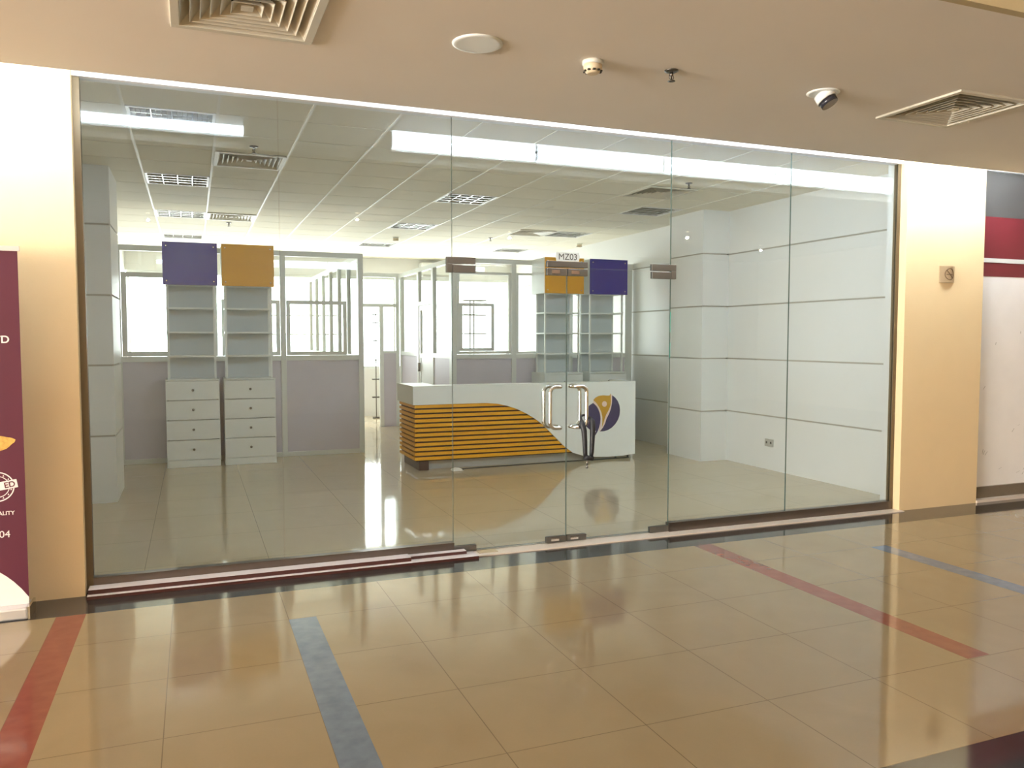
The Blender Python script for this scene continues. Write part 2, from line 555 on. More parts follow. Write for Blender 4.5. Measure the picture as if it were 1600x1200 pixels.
def door(x0, x1, hinge_left, label):
    s = -1 if hinge_left else 1
    t = thing('glass_door', label, 'door', ((x0 + x1) / 2, G, 0.01), 'double glass door leaves')
    q = MB(t); pane(q, x0, x1, 0.012, 2.072); q.build('pane', GM, t)
    hx = (x0 + 0.001, x0 + 0.170) if hinge_left else (x1 - 0.172, x1 - 0.001)
    lx = (x1 - 0.163, x1 - 0.001) if hinge_left else (x0 + 0.001, x0 + 0.165)
    patch(t, 'hinge_fitting', [(hx[0], hx[1], 2.018, 2.070)])
    patch(t, 'hinge_fitting', [(hx[0], hx[1], 0.010, 0.058)])
    for z0, z1 in ((2.018, 2.070), (0.012, 0.058)):
        lk = patch(t, 'lock_fitting', [(lx[0], lx[1], z0, z1)])
        q = MB(t)
        cx = (lx[0] + lx[1]) / 2 + (-0.01 if hinge_left else -0.02)
        q.box(cx - 0.035, cx + 0.03, G - 0.022, G - 0.016, z0 + 0.014, z1 - 0.012)
        k = q.build('keyhole_plate', 'chrome', t)
        k.parent = lk
        k.location = (0, 0, 0)
    mx = x1 - 0.058 if hinge_left else x0 + 0.042
    for side, nm in ((-1, 'chrome pull handle on the corridor face'), (1, 'chrome pull handle on the shop face')):
        gx = mx + (-0.098 if hinge_left else 0.098)
        pts = []
        yo = G + side * 0.058
        def arc(zc, zd):
            L = []
            L.append((mx, G + side * 0.004, zc))
            L.append((mx, G + side * 0.030, zc))
            L.append((mx + (gx - mx) * 0.10, G + side * 0.050, zc))
            L.append((mx + (gx - mx) * 0.25, yo, zc))
            L.append((mx + (gx - mx) * 0.55, yo, zc))
            for a in range(1, 7):
                th = a / 6 * PI / 2
                L.append((mx + (gx - mx) * (0.55 + 0.45 * math.sin(th)), yo, zc + zd * 0.045 * (1 - math.cos(th))))
            return L
        top = arc(1.192, -1)
        bot = arc(0.885, 1)
        q = MB(t)
        q.ring_tube(top + bot[::-1], 0.0150, 16)
        h = q.build('pull_handle', 'chrome', t)
    return t
dl = door(1.7165, 2.6065, True, 'left glass leaf of the double door, handles bowed left')
dr = door(2.6125, 3.5115, False, 'right glass leaf of the double door, with black cable lock on its handle')

q = MB(); q.box(1.885, 2.03, 5.39, 5.44, 0.0005, 0.012); q.box(1.885, 2.03, 5.44, 5.475, 0.008, 0.012)
tag(q.build('floor_plate', 'plaque'), 'small brass floor plate beside the foot of the left door leaf', 'floor plate')
# teal strips on the right door edge
q = MB()
q.box(3.5122, 3.5142, G - 0.0065, G - 0.0052, 1.60, 1.76)
q.box(3.5122, 3.5142, G - 0.0065, G - 0.0052, 1.40, 1.52)
e = q.build('edge_tape', 'glass_teal', dr)
e.location = -dr.location

# unit number sign
t = thing('unit_number_sign', 'small pale unit number sign reading MZ03 above the door lock', 'sign', (2.613, G - 0.016, 2.124))
q = MB(t)
pts = [(2.520, 2.126), (2.706, 2.126), (2.706, 2.142), (2.712, 2.150), (2.712, 2.168), (2.706, 2.176), (2.706, 2.192), (2.520, 2.192),
       (2.520, 2.176), (2.514, 2.168), (2.514, 2.150), (2.520, 2.142)]
q.prism_xz(pts, G - 0.012, G - 0.0055)
pl = q.build('plate', 'sign', t)
text('lettering', 'MZ03', 0.066, (2.613, G - 0.0125, 2.136), 'ink', t, 'CENTER', xscale=0.98)

# black cable lock
t = thing('cable_lock', 'black cable lock hanging from the right door handle', 'lock', (2.74, G - 0.06, 0.9))
yl = G - 0.094
q = MB(t)
q.ring_tube([(2.700, yl + 0.02, 0.935), (2.700, yl, 0.91), (2.708, yl - 0.012, 0.86), (2.714, yl - 0.012, 0.78), (2.718, yl - 0.01, 0.70), (2.722, yl - 0.008, 0.665)], [0.016, 0.021, 0.021, 0.0185, 0.017, 0.015], 10)
q.ring_tube([(2.775, yl + 0.02, 0.945), (2.784, yl, 0.925), (2.780, yl - 0.012, 0.87), (2.776, yl - 0.012, 0.78), (2.773, yl - 0.01, 0.70), (2.770, yl - 0.008, 0.665)], [0.016, 0.021, 0.021, 0.0185, 0.017, 0.015], 10)
q.ring_tube([(2.700, yl + 0.02, 0.935), (2.715, G - 0.034, 0.965), (2.748, G - 0.022, 0.972), (2.775, G - 0.034, 0.965), (2.785, yl + 0.02, 0.945)], 0.009, 10)
q.build('cable', 'black', t)
q = MB(t)
q.ring_tube([(2.715, yl - 0.008, 0.668), (2.745, yl - 0.008, 0.655), (2.783, yl - 0.008, 0.650)], 0.019, 12)
q.build('lock_body', 'black', t)
q = MB(t)
q.ring_tube([(2.737, yl - 0.008, 0.640), (2.735, yl - 0.008, 0.600)], 0.006, 8)
q.lathe(2.735, yl - 0.008, [(0.008, 0.600), (0.012, 0.590), (0.008, 0.578)], 10)
q.build('key', 'steel', t)

# planks lying at the foot of the left glass
def plank(x0, x1, y0, y1, z0, z1, label):
    q = MB()
    q.box(x0, x1, y0, y1, z0, z1)
    for f in q.bm.faces:
        zc = sum(v.co.z for v in f.verts) / 4
        f.material_index = 0 if zc > z1 - 1e-5 else 1
    o = q.build('timber_plank', ['plank_top', 'plank_edge'])
    return tag(o, label, 'plank', 'planks at the foot of the glass')
plank(-0.615, 1.850, 5.295, 5.435, 0.000, 0.018, 'longest pale-faced plank lying on the floor along the left glass')
plank(-0.612, 1.370, 5.335, 5.436, 0.019, 0.045, 'shorter pale plank with red-brown edge, topmost of the stack')
plank(1.375, 1.785, 5.375, 5.436, 0.019, 0.040, 'short grey plank end lying beside the left door hinge')

# ------------------------------------------------------------ shop walls
GROOVES = [0.635, 1.30, 1.955, 2.61]
def panelled(name, kind_axis, fixed, a0, a1, out, h=HS, th=0.02):
    """wall of horizontal panels; kind_axis 'x' = plane at X=fixed running along Y"""
    mb = MB()
    zs = [0.0] + GROOVES + [h]
    for i in range(len(zs) - 1):
        z0 = zs[i] + (0.009 if i else 0.0)
        z1 = zs[i + 1] - (0.009 if i < len(zs) - 2 else 0.0)
        if kind_axis == 'x':
            mb.box(fixed, fixed + out * th, a0, a1, z0, z1)
        else:
            mb.box(a0, a1, fixed, fixed + out * th, z0, z1)
    if kind_axis == 'x':
        mb.box(fixed + out * 0.012, fixed + out * 0.12, a0, a1, 0.0, h, 1)
    else:
        mb.box(a0, a1, fixed + out * 0.012, fixed + out * 0.05, 0.0, h, 1)
    return mb
struct('wall_shop_right', panelled('', 'x', XR, 5.5, YB, 1), ['shopwall', 'groove'])
struct('wall_shop_left', panelled('', 'x', XL, 5.5, YB, -1), ['shopwall', 'groove'])
def pilaster(x0, x1, y0, y1):
    mb = MB()
    zs = [0.0] + GROOVES + [HS]
    for i in range(len(zs) - 1):
        z0 = zs[i] + (0.009 if i else 0.0)
        z1 = zs[i + 1] - (0.009 if i < len(zs) - 2 else 0.0)
        mb.box(x0, x1, y0, y1, z0, z1)
    mb.box(x0 + 0.015, x1 - 0.015, y0 + 0.015, y1 - 0.015, 0, HS, 1)
    return mb
struct('wall_pilaster_right', pilaster(5.93, XR, 8.50, 9.26), ['shopwall', 'groove'])
struct('wall_pilaster_left', pilaster(XL, -0.69, 8.40, 9.22), ['shopwall', 'groove'])
struct('wall_front_inner', MB().box(XL - 0.1, -0.63, 5.501, 5.60, 0, HS).box(5.886, XR + 0.1, 5.501, 5.60, 0, HS), 'shopwall')

# outside wall with daylight windows
mb = MB()
mb.box(XL, XR, YB, YB + 0.15, 0, 0.95).box(XL, XR, YB, YB + 0.15, 2.78, HS)
WX = [XL + 0.02 + i * (XR - XL - 0.04) / 6 for i in range(7)]
struct('wall_outside', mb, 'shopwall')
for i in range(6):
    x0, x1 = WX[i], WX[i + 1]
    q = MB()
    for a, b, c, d in ((x0, x0 + 0.05, 0.95, 2.78), (x1 - 0.05, x1, 0.95, 2.78), (x0 + 0.05, x1 - 0.05, 0.95, 1.0), (x0 + 0.05, x1 - 0.05, 2.73, 2.78),
                       ) + (((x0 + 0.05, x1 - 0.05, 1.62, 1.65), (x0 + 0.05, x1 - 0.05, 1.98, 2.01)) if i == 2 else ()):
        q.box(a, b, YB + 0.03, YB + 0.09, c, d)
    w = q.build('window_%d' % (i + 1), 'alu')
    w['kind'] = 'structure'
    q = MB(); q.box(x0 + 0.04, x1 - 0.04, YB + 0.055, YB + 0.061, 0.99, 2.74); q.build('pane', 'glass_thin', w)

# ------------------------------------------------------------ shop ceiling: tiles with openings for fittings
def cell(ix, iy):
    return (GX0 + ix * GSX, GY0 + iy * GSY)
TROFF = {(0, 0): 'unlit louvred ceiling light nearest the left end of the glass front',
         (0, 4): 'unlit louvred ceiling light between left glass and partition, over the left wall side',
         (0, 8): 'unlit louvred ceiling light just behind the partition, above the purple shelf top at left',
         (0, 12): 'farthest unlit louvred ceiling light at left, near the bright back windows',
         (5, 0): 'unlit louvred ceiling light behind the tube reflection in the transom',
         (5, 4): 'unlit louvred ceiling light crossed by the left door seam, above the reception desk',
         (5, 8): 'unlit louvred ceiling light over the opening in the partition',
         (5, 12): 'farthest unlit louvred ceiling light over the back passage',
         (9, 4): 'unlit louvred ceiling light in front of the right wall, near the pilaster',
         (9, 8): 'unlit louvred ceiling light above the purple shelf unit at right',
         (9, 12): 'farthest unlit louvred ceiling light at the right'}
SDIFF = {(1, 2): 'square air diffuser near the front left, beside a sprinkler',
         (1, 8): 'square air diffuser above the partition, behind the mustard shelf top',
         (8, 2): 'square air diffuser near the right wall, beyond the tube reflection',
         (8, 8): 'square air diffuser above the mustard shelf unit at the right'}
holes = set(TROFF) | set(SDIFF)
mb = MB()
nx0, nx1, ny0, ny1 = -2, 12, -2, 17
for ix in range(nx0, nx1):
    for iy in range(ny0, ny1):
        if (ix, iy) in holes:
            continue
        x0, y0 = cell(ix, iy)
        x1, y1 = x0 + GSX, y0 + GSY
        x0, x1 = max(x0, XL - 0.05), min(x1, XR + 0.05)
        y0, y1 = max(y0, 5.5), min(y1, YB + 0.02)
        if x1 - x0 < 0.01 or y1 - y0 < 0.01:
            continue
        g = 0.006
        mb.box(x0, x1, y0 + g, y1 - g, HS, HS + 0.03)
struct('ceiling', mb, 'shopceil')
struct('ceiling', MB().box(XL - 0.1, XR + 0.1, 5.5, YB + 0.15, HS + 0.28, HS + 0.34), 'dark')
mb = MB()
for ix in range(nx0 + 1, nx1):
    x = GX0 + ix * GSX
    if XL < x < XR - 0.02:
        mb.box(x - 0.010, x + 0.010, 5.5, YB, HS - 0.004, HS + 0.005)
struct('trim_11', mb, 'tbar')
mb = MB()
for iy in range(ny0 + 1, ny1):
    y = GY0 + iy * GSY
    if 5.5 < y < YB:
        mb.box(XL, XR, y - 0.0055, y + 0.0055, HS + 0.002, HS + 0.012)
struct('trim_12', mb, 'joint')

def make_troffer(loc, label):
    t = thing('louvred_ceiling_light', label, 'ceiling light', loc, 'unlit louvred ceiling lights')
    x, y, z = loc
    a, b = GSX / 2 - 0.012, GSY / 2 - 0.012
    q = MB(t)
    q.box(x - a, x + a, y - b, y - b + 0.02, z - 0.003, z + 0.09)
    q.box(x - a, x + a, y + b - 0.02, y + b, z - 0.003, z + 0.09)
    q.box(x - a, x - a + 0.02, y - b + 0.02, y + b - 0.02, z - 0.003, z + 0.09)
    q.box(x + a - 0.02, x + a, y - b + 0.02, y + b - 0.02, z - 0.003, z + 0.09)
    q.box(x - a, x + a, y - b, y + b, z + 0.09, z + 0.10)
    q.build('housing', 'batten', t)
    for k in range(4):
        yy = y - b + 0.02 + (2 * b - 0.04) * (k + 0.5) / 4
        MB(t).ring_tube([(x - a + 0.03, yy, z + 0.055), (x + a - 0.03, yy, z + 0.055)], 0.013, 8).build('light_tube', 'tube_off', t)
    q = MB(t)
    for k in range(1, 4):
        yy = y - b + 0.02 + (2 * b - 0.04) * k / 4
        q.box(x - a + 0.02, x + a - 0.02, yy - 0.004, yy + 0.004, z, z + 0.045)
    for k in range(1, 4):
        xx = x - a + 0.02 + (2 * a - 0.04) * k / 4
        q.box(xx - 0.003, xx + 0.003, y - b + 0.02, y + b - 0.02, z + 0.001, z + 0.040)
    for k in range(1, 16):
        if k % 4:
            xx = x - a + 0.02 + (2 * a - 0.04) * k / 16
            q.box(xx - 0.0015, xx + 0.0015, y - b + 0.02, y + b - 0.02, z + 0.012, z + 0.040)
    q.build('louvre', 'louver', t)
    return t
first = None
for (ix, iy), lab in TROFF.items():
    x0, y0 = cell(ix, iy)
    loc = (x0 + GSX / 2, y0 + GSY / 2, HS)
    if first is None:
        first = make_troffer(loc, lab)
    else:
        place(first, loc, lab)

def make_diffuser(loc, label, half=0.27, n=6, flange=0.03):
    t = thing('air_diffuser', label, 'air vent', loc, 'square ceiling air diffusers')
    x, y, z = loc
    q = MB(t)
    H = half + flange
    z0, z1 = z - 0.012, z
    q.box(x - H, x + H, y - H, y - half + 0.006, z0, z1)
    q.box(x - H, x + H, y + half - 0.006, y + H, z0, z1)
    q.box(x - H, x - half + 0.006, y - half + 0.006, y + half - 0.006, z0, z1)
    q.box(x + half - 0.006, x + H, y - half + 0.006, y + half - 0.006, z0, z1)
    q.build('frame', 'diffuser', t, bevel=0.002)
    q = MB(t)
    q.box(x - half, x + half, y - half, y + half, z + 0.16, z + 0.165)
    for a, b, c, d in ((-1, -1, 1, -1), (1, -1, 1, 1), (1, 1, -1, 1), (-1, 1, -1, -1)):
        q.quad([(x + a * half, y + b * half, z), (x + c * half, y + d * half, z), (x + c * half, y + d * half, z + 0.16), (x + a * half, y + b * half, z + 0.16)])
    q.build('duct_box', 'dark', t)
    step = (half - 0.03) / n
    for k in range(n):
        so = half - 0.006 - k * step          # bottom edge (outer, lower)
        si = so - step * 1.05                 # top edge (inner, higher)
        q = MB(t)
        for th in (0.0, 0.0025):
            for a, b, c, d in ((-1, -1, 1, -1), (1, -1, 1, 1), (1, 1, -1, 1), (-1, 1, -1, -1)):
                q.quad([(x + a * (so - th), y + b * (so - th), z - 0.006), (x + c * (so - th), y + d * (so - th), z - 0.006),
                        (x + c * (si - th), y + d * (si - th), z + 0.042), (x + a * (si - th), y + b * (si - th), z + 0.042)])
        for a, b, c, d in ((-1, -1, 1, -1), (1, -1, 1, 1), (1, 1, -1, 1), (-1, 1, -1, -1)):
            q.quad([(x + a * so, y + b * so, z - 0.006), (x + c * so, y + d * so, z - 0.006),
                    (x + c * (so - 0.0025), y + d * (so - 0.0025), z - 0.006), (x + a * (so - 0.0025), y + b * (so - 0.0025), z - 0.006)])
        q.build('blade', 'diffuser', t)
    s = max(0.02, half - 0.006 - n * step)
    MB(t).box(x - s, x + s, y - s, y + s, z - 0.004, z + 0.002).build('centre_plate', 'diffuser', t)
    return t
d0 = make_diffuser((DIFF_C[0][0], DIFF_C[0][1], HC), 'square air diffuser in the corridor ceiling, cut by the top left frame edge')
place(d0, (DIFF_C[1][0], DIFF_C[1][1], HC), 'square air diffuser in the corridor ceiling at the upper right')
ds = None
for (ix, iy), lab in SDIFF.items():
    x0, y0 = cell(ix, iy)
    loc = (x0 + GSX / 2, y0 + GSY / 2, HS)
    if ds is None:
        ds = make_diffuser(loc, lab, 0.272, 6, 0.026)
    else:
        place(ds, loc, lab)

# ------------------------------------------------------------ small ceiling fittings
def make_sprinkler(loc, label):
    t = thing('sprinkler_head', label, 'sprinkler', loc, 'ceiling sprinklers')
    x, y, z = loc
    MB(t).lathe(x, y, [(0.036, z), (0.036, z - 0.004), (0.026, z - 0.009), (0.012, z - 0.010)], 24).build('rosette', 'steel', t)
    q = MB(t)
    q.lathe(x, y, [(0.009, z - 0.010), (0.009, z - 0.028), (0.004, z - 0.030), (0.004, z - 0.05)], 12)
    q.ring_tube([(x - 0.008, y, z - 0.022), (x - 0.014, y, z - 0.036), (x - 0.003, y, z - 0.052)], 0.002, 6)
    q.ring_tube([(x + 0.008, y, z - 0.022), (x + 0.014, y, z - 0.036), (x + 0.003, y, z - 0.052)], 0.002, 6)
    q.build('nozzle', 'steel', t)
    MB(t).lathe(x, y, [(0.018, z - 0.052), (0.020, z - 0.055), (0.006, z - 0.057)], 16).build('deflector', 'steel', t)
    return t
sp = make_sprinkler((2.308, 3.604, HC), 'sprinkler head in the corridor ceiling, right of the smoke detector')
for loc, lab in (((0.51, 7.12, HS), 'sprinkler head in the shop ceiling, above the front left air diffuser'),
                 ((0.50, 11.85, HS), 'sprinkler head in the shop ceiling, above the mustard shelf top at left'),
                 ((4.43, 12.1, HS), 'sprinkler head in the shop ceiling, far above the right partition'),
                 ((4.79, 7.13, HS), 'sprinkler head in the shop ceiling, near the right wall and tube reflection')):
    place(sp, loc, lab)
def make_detector(loc, label, m='cream'):
    t = thing('smoke_detector', label, 'smoke detector', loc, 'ceiling smoke detectors')
    x, y, z = loc
    MB(t).lathe(x, y, [(0.052, z), (0.052, z - 0.016), (0.047, z - 0.020)], 28).build('base', 'white_side', t)
    MB(t).lathe(x, y, [(0.047, z - 0.019), (0.046, z - 0.040), (0.034, z - 0.056), (0.026, z - 0.062)], 28).build('sensor_head', m, t)
    q = MB(t)
    for k in range(10):
        a = 2 * PI * k / 10
        cx, cy = x + 0.0405 * math.cos(a), y + 0.0405 * math.sin(a)
        q.box(cx - 0.006, cx + 0.006, cy - 0.006, cy + 0.006, z - 0.053, z - 0.046)
    q.build('vent_slot', 'ink', t)
    return t
sd = make_detector((1.87, 3.63, HC), 'cream smoke detector in the corridor ceiling above the doors')
place(sd, (3.02, 12.6, HS), 'pale smoke detector in the shop ceiling over the partition opening')
place(sd, (6.10, 12.3, HS), 'pale smoke detector in the shop ceiling close to the right wall')
t = thing('ceiling_speaker', 'round white ceiling speaker in the corridor, left of the smoke detector', 'speaker', (1.26, 3.61, HC))
MB(t).lathe(1.26, 3.61, [(0.118, HC), (0.118, HC - 0.004), (0.108, HC - 0.009), (0.094, HC - 0.007)], 40).build('rim', 'white', t)
MB(t).lathe(1.26, 3.61, [(0.093, HC - 0.001), (0.093, HC - 0.0055)], 40).build('grille', 'diffuser', t)
# gimbal spotlight
sx, sy = 3.30, 3.61
t = thing('gimbal_spotlight', 'unlit white gimbal spotlight tilted out of the corridor ceiling', 'spotlight', (sx, sy, HC))
MB(t).lathe(sx, sy, [(0.088, HC), (0.088, HC - 0.004), (0.074, HC - 0.008), (0.066, HC - 0.006)], 32).build('rim', 'white', t)
MB(t).lathe(sx, sy, [(0.0655, HC - 0.001), (0.0655, HC - 0.0055)], 32).build('recess', 'dark', t)
ax = Vector((0.30, -0.42, -0.86)).normalized()
c = Vector((sx, sy, HC - 0.006))
MB(t).ring_tube([c - ax * 0.0, c + ax * 0.045], [0.054, 0.056], 24).build('lamp_body', 'white', t)
MB(t).ring_tube([c + ax * 0.045, c + ax * 0.075], [0.049, 0.047], 24).build('lens', 'lens', t)

# ------------------------------------------------------------ roll-up banner by the left pillar
bx1, by = -0.877, 5.12
bx0 = bx1 - 0.85
t = thing('rollup_banner', 'maroon roll-up banner with white lettering, standing before the left pillar', 'banner', ((bx0 + bx1) / 2, by, 0))
sh = MB(t).box(bx0, bx1 - 0.004, by, by + 0.002, 0.065, 2.03).build('banner_sheet', 'maroon', t)
MB(t).box(bx0, bx1 - 0.006 + 0.012, by - 0.006, by + 0.012, 2.028, 2.055).build('top_rail', 'banner_silver', t)
q = MB(t)
q.prism_xz([(bx0 - 0.02, 0.0), (bx1, 0.0), (bx1, 0.066), (bx0 - 0.02, 0.066)], by - 0.075, by + 0.09)
q.build('base', 'banner_silver', t, bevel=0.01)
MB(t).box(bx1 + 0.0005, bx1 + 0.012, by - 0.08, by + 0.095, -0.0 + 0.001, 0.072).build('end_cap', 'chrome', t)
MB(t).ring_tube([((bx0 + bx1) / 2, by + 0.03, 0.06), ((bx0 + bx1) / 2, by + 0.012, 2.03)], 0.008, 8).build('support_pole', 'banner_silver', t)
pts = [(bx1 - 0.004, 0.0665), (bx1 - 0.004, 0.105)]
for k in range(1, 25):
    d = 0.846 * k / 24
    pts.append((bx1 - 0.004 - d, 0.105 + 0.29 * (1 - math.exp(-d / 0.18))))
pts.append((bx0, 0.0665))
MB(sh).prism_xz(pts, by - 0.0012, by - 0.0002).build('white_swoosh', 'print_white', sh)
text('lettering', 'LTD', 0.056, (-0.932, by - 0.001, 1.527), 'print_white', sh, 'RIGHT', bold=0.001)
text('lettering', 'QUALITY', 0.030, (-0.936, by - 0.001, 0.577), 'print_white', sh, 'RIGHT', bold=0.0005)
text('lettering', '04', 0.054, (-0.960, by - 0.001, 0.452), 'print_white', sh, 'RIGHT')
q = MB(sh)
pts = []
for k in range(28):
    a = 2 * PI * k / 28
    r = 1 + 0.10 * math.sin(3 * a + 1) + 0.05 * math.sin(7 * a)
    pts.append((-1.06 + 0.125 * r * math.cos(a), 0.965 + 0.055 * r * math.sin(a) + 0.015 * math.cos(a)))
q.prism_xz(pts, by - 0.0012, by - 0.0002)
q.build('gold_picture', 'print_gold', sh)
# round stamp
q = MB(sh)
cx, cz = -1.015, 0.735
for (r0, r1) in ((0.083, 0.077), (0.060, 0.056)):
    for k in range(36):
        a, b = 2 * PI * k / 36, 2 * PI * (k + 1) / 36
        q.prism_xz([(cx + r0 * math.cos(a), cz + r0 * math.sin(a)), (cx + r0 * math.cos(b), cz + r0 * math.sin(b)),
                    (cx + r1 * math.cos(b), cz + r1 * math.sin(b)), (cx + r1 * math.cos(a), cz + r1 * math.sin(a))], by - 0.0012, by - 0.0002)
for k in range(14):
    a = 2 * PI * k / 14 + 0.2
    xx, zz = cx + 0.068 * math.cos(a), cz + 0.068 * math.sin(a)
    q.prism_xz([(xx - 0.004, zz - 0.004), (xx + 0.004, zz - 0.004), (xx, zz + 0.006)], by - 0.0012, by - 0.0002)
st = q.build('stamp', 'print_white', sh)
ca, sa = math.cos(0.16), math.sin(0.16)
def rp(u, v):
    return (cx + u * ca - v * sa, cz + u * sa + v * ca)
MB(sh).prism_xz([rp(-0.10, -0.022), rp(0.098, -0.022), rp(0.098, 0.024), rp(-0.10, 0.024)], by - 0.0022, by - 0.0013).build('stamp_label', 'print_white', sh)
text('lettering', 'ED', 0.044, (rp(0.088, -0.014)[0], by - 0.0028, rp(0.088, -0.014)[1]), 'maroon', sh, 'RIGHT', extrude=0.0004, roty=-0.16, bold=0.0008)

# ------------------------------------------------------------ no smoking plaque
t = thing('no_smoking_plaque', 'small curved metal no-smoking plaque on the right tan pillar', 'sign', (6.38, PF, 2.13))
x0, x1, z0, z1 = 6.290, 6.470, 2.058, 2.205
q = MB(t)
n = 12
fr, bk = [], []
def ycurve(u):
    return PF - 0.008 - 0.030 * math.sin(PI * u)
vs = []
for k in range(n + 1):
    u = k / n
    x = x0 + (x1 - x0) * u
    vs.append([(x, ycurve(u), z0), (x, ycurve(u), z1), (x, PF, z1), (x, PF, z0)])
for a, b in zip(vs, vs[1:]):
    for k in range(4):
        q.quad([a[k], b[k], b[(k + 1) % 4], a[(k + 1) % 4]])
q.quad(vs[0]); q.quad(vs[-1][::-1])
bmesh.ops.remove_doubles(q.bm, verts=q.bm.verts, dist=1e-5)
q.build('plate', 'plaque', t)
q = MB(t)
mx, mz = (x0 + x1) / 2, (z0 + z1) / 2
def on(x, z, e=0.0015):
    return (x, ycurve((x - x0) / (x1 - x0)) - e, z)
q.ring_tube([on(mx + 0.05 * math.cos(2 * PI * k / 30), mz + 0.05 * math.sin(2 * PI * k / 30)) for k in range(31)], 0.0035, 6, cap=False)
q.ring_tube([on(mx - 0.034 + 0.068 * k / 6, mz + 0.034 - 0.068 * k / 6) for k in range(7)], 0.0035, 6)
q.ring_tube([on(mx - 0.036 + 0.066 * k / 6, mz - 0.002) for k in range(7)], 0.0035, 6)
q.build('emblem', 'plaque_ink', t)

# wall socket
t = thing('wall_socket', 'small grey socket low on the right panelled wall', 'socket', (XR, 7.67, 0.32))
MB(t).box(XR - 0.012, XR, 7.60, 7.745, 0.275, 0.365).build('face_plate', 'kick', t, bevel=0.003)
q = MB(t)
for yy in (7.635, 7.71):
    q.box(XR - 0.014, XR - 0.0121, yy - 0.012, yy + 0.012, 0.31, 0.335)
q.build('outlet', 'ink', t)

# ------------------------------------------------------------ aluminium partitions
def frame_rect(q, x0, x1, z0, z1, w, ya, yb):
    q.box(x0, x0 + w, ya, yb, z0, z1)
    q.box(x1 - w, x1, ya, yb, z0, z1)
    q.box(x0 + w, x1 - w, ya, yb, z0, z0 + w)
    q.box(x0 + w, x1 - w, ya, yb, z1 - w, z1)
ya, yb = YP - 0.03, YP + 0.03
ZS0, ZS1, ZT0, ZT1 = 1.262, 1.328, 2.622, 2.690
def partition_x(name, label, x0, x1, posts, base_y, sashes, group='aluminium and glass partitions'):
    """partition in the plane Y = base_y; posts = list of (xa, xb)"""
    a, b = base_y - 0.03, base_y + 0.03
    t = thing(name, label, 'partition', ((x0 + x1) / 2, base_y, 0), group)
    for (pa, pb) in posts:
        MB(t).box(pa, pb, a, b, 0, ZT0).build('post', 'alu', t, bevel=0.003)
    MB(t).box(x0, x1, a, b, ZT0, ZT1).build('top_rail', 'alu', t, bevel=0.003)
    for (p, q_) in zip(posts, posts[1:]):
        u0, u1 = p[1], q_[0]
        if u1 - u0 < 0.05:
            continue
        MB(t).box(u0, u1, a, b, ZS0, ZS1).box(u0, u1, a, b, 0.0, 0.06).build('sill_rail', 'alu', t, bevel=0.002)
        MB(t).box(u0 + 0.0005, u1 - 0.0005, base_y - 0.012, base_y + 0.012, 0.06, ZS0).build('lower_panel', 'lavender', t)
        MB(t).box(u0 - 0.005, u1 + 0.005, base_y - 0.003, base_y + 0.003, ZS1 - 0.005, ZT0 + 0.005).build('pane', 'glass_thin', t)
    for (u0, u1, z0, z1, w) in sashes:
        q = MB(t)
        frame_rect(q, u0, u1, z0, z1, w, base_y - 0.026, base_y - 0.005)
        q.build('sash', 'alu', t)
    return t
partition_x('glazed_partition', 'aluminium partition with lavender panels behind the left shelf units', -1.08, 2.155,
            [(-1.08, -0.80), (1.07, 1.14), (2.085, 2.155)], YP,
            [(-0.795, 0.3, 1.33, 2.36, 0.06), (1.145, 1.93, 1.33, 2.05, 0.05), (0.35, 1.065, 1.33, 2.05, 0.05)])
partition_x('glazed_partition', 'aluminium partition with lavender panels behind the reception desk', 3.40, XR,
            [(3.40, 3.47), (4.31, 4.38), (5.22, 5.29), (6.18, 6.30)], YP,
            [(3.475, 4.305, 1.33, 2.50, 0.04), (3.516, 4.04, 1.372, 2.055, 0.045), (4.385, 5.215, 1.33, 2.50, 0.03)])
partition_x('glazed_partition', 'aluminium partition closing the far end of the passage', 2.15, 3.40,
            [(2.15, 2.20), (3.05, 3.12), (3.34, 3.40)], 14.0, []) if False else None
# far end of the passage: opening with transom and side light
t = thing('glazed_partition', 'aluminium screen with open doorway at the far end of the passage', 'partition', (2.78, 14.0, 0), 'aluminium and glass partitions')
a, b = 13.97, 14.03
for pa, pb in ((2.16, 2.21), (3.05, 3.12), (3.34, 3.405)):
    MB(t).box(pa, pb, a, b, 0, ZT0 if pa != 3.05 else 2.10).build('post', 'alu', t)
MB(t).box(2.16, 3.405, a, b, ZT0, ZT1).build('top_rail', 'alu', t)
MB(t).box(2.21, 3.34, a, b, 2.10, 2.16).build('transom_rail', 'alu', t)
MB(t).box(2.205, 3.345, 13.997, 14.003, 2.155, ZT0 + 0.003).build('pane', 'glass_thin', t)
MB(t).box(3.115, 3.345, 13.997, 14.003, 1.33, 2.105).build('pane', 'glass_thin', t)
MB(t).box(3.12, 3.34, a, b, ZS0 + 0.03, 1.335).build('sill_rail', 'alu', t)
MB(t).box(3.12, 3.34, 13.985, 14.015, 0.0, ZS0 + 0.03).build('lower_panel', 'lavender', t)

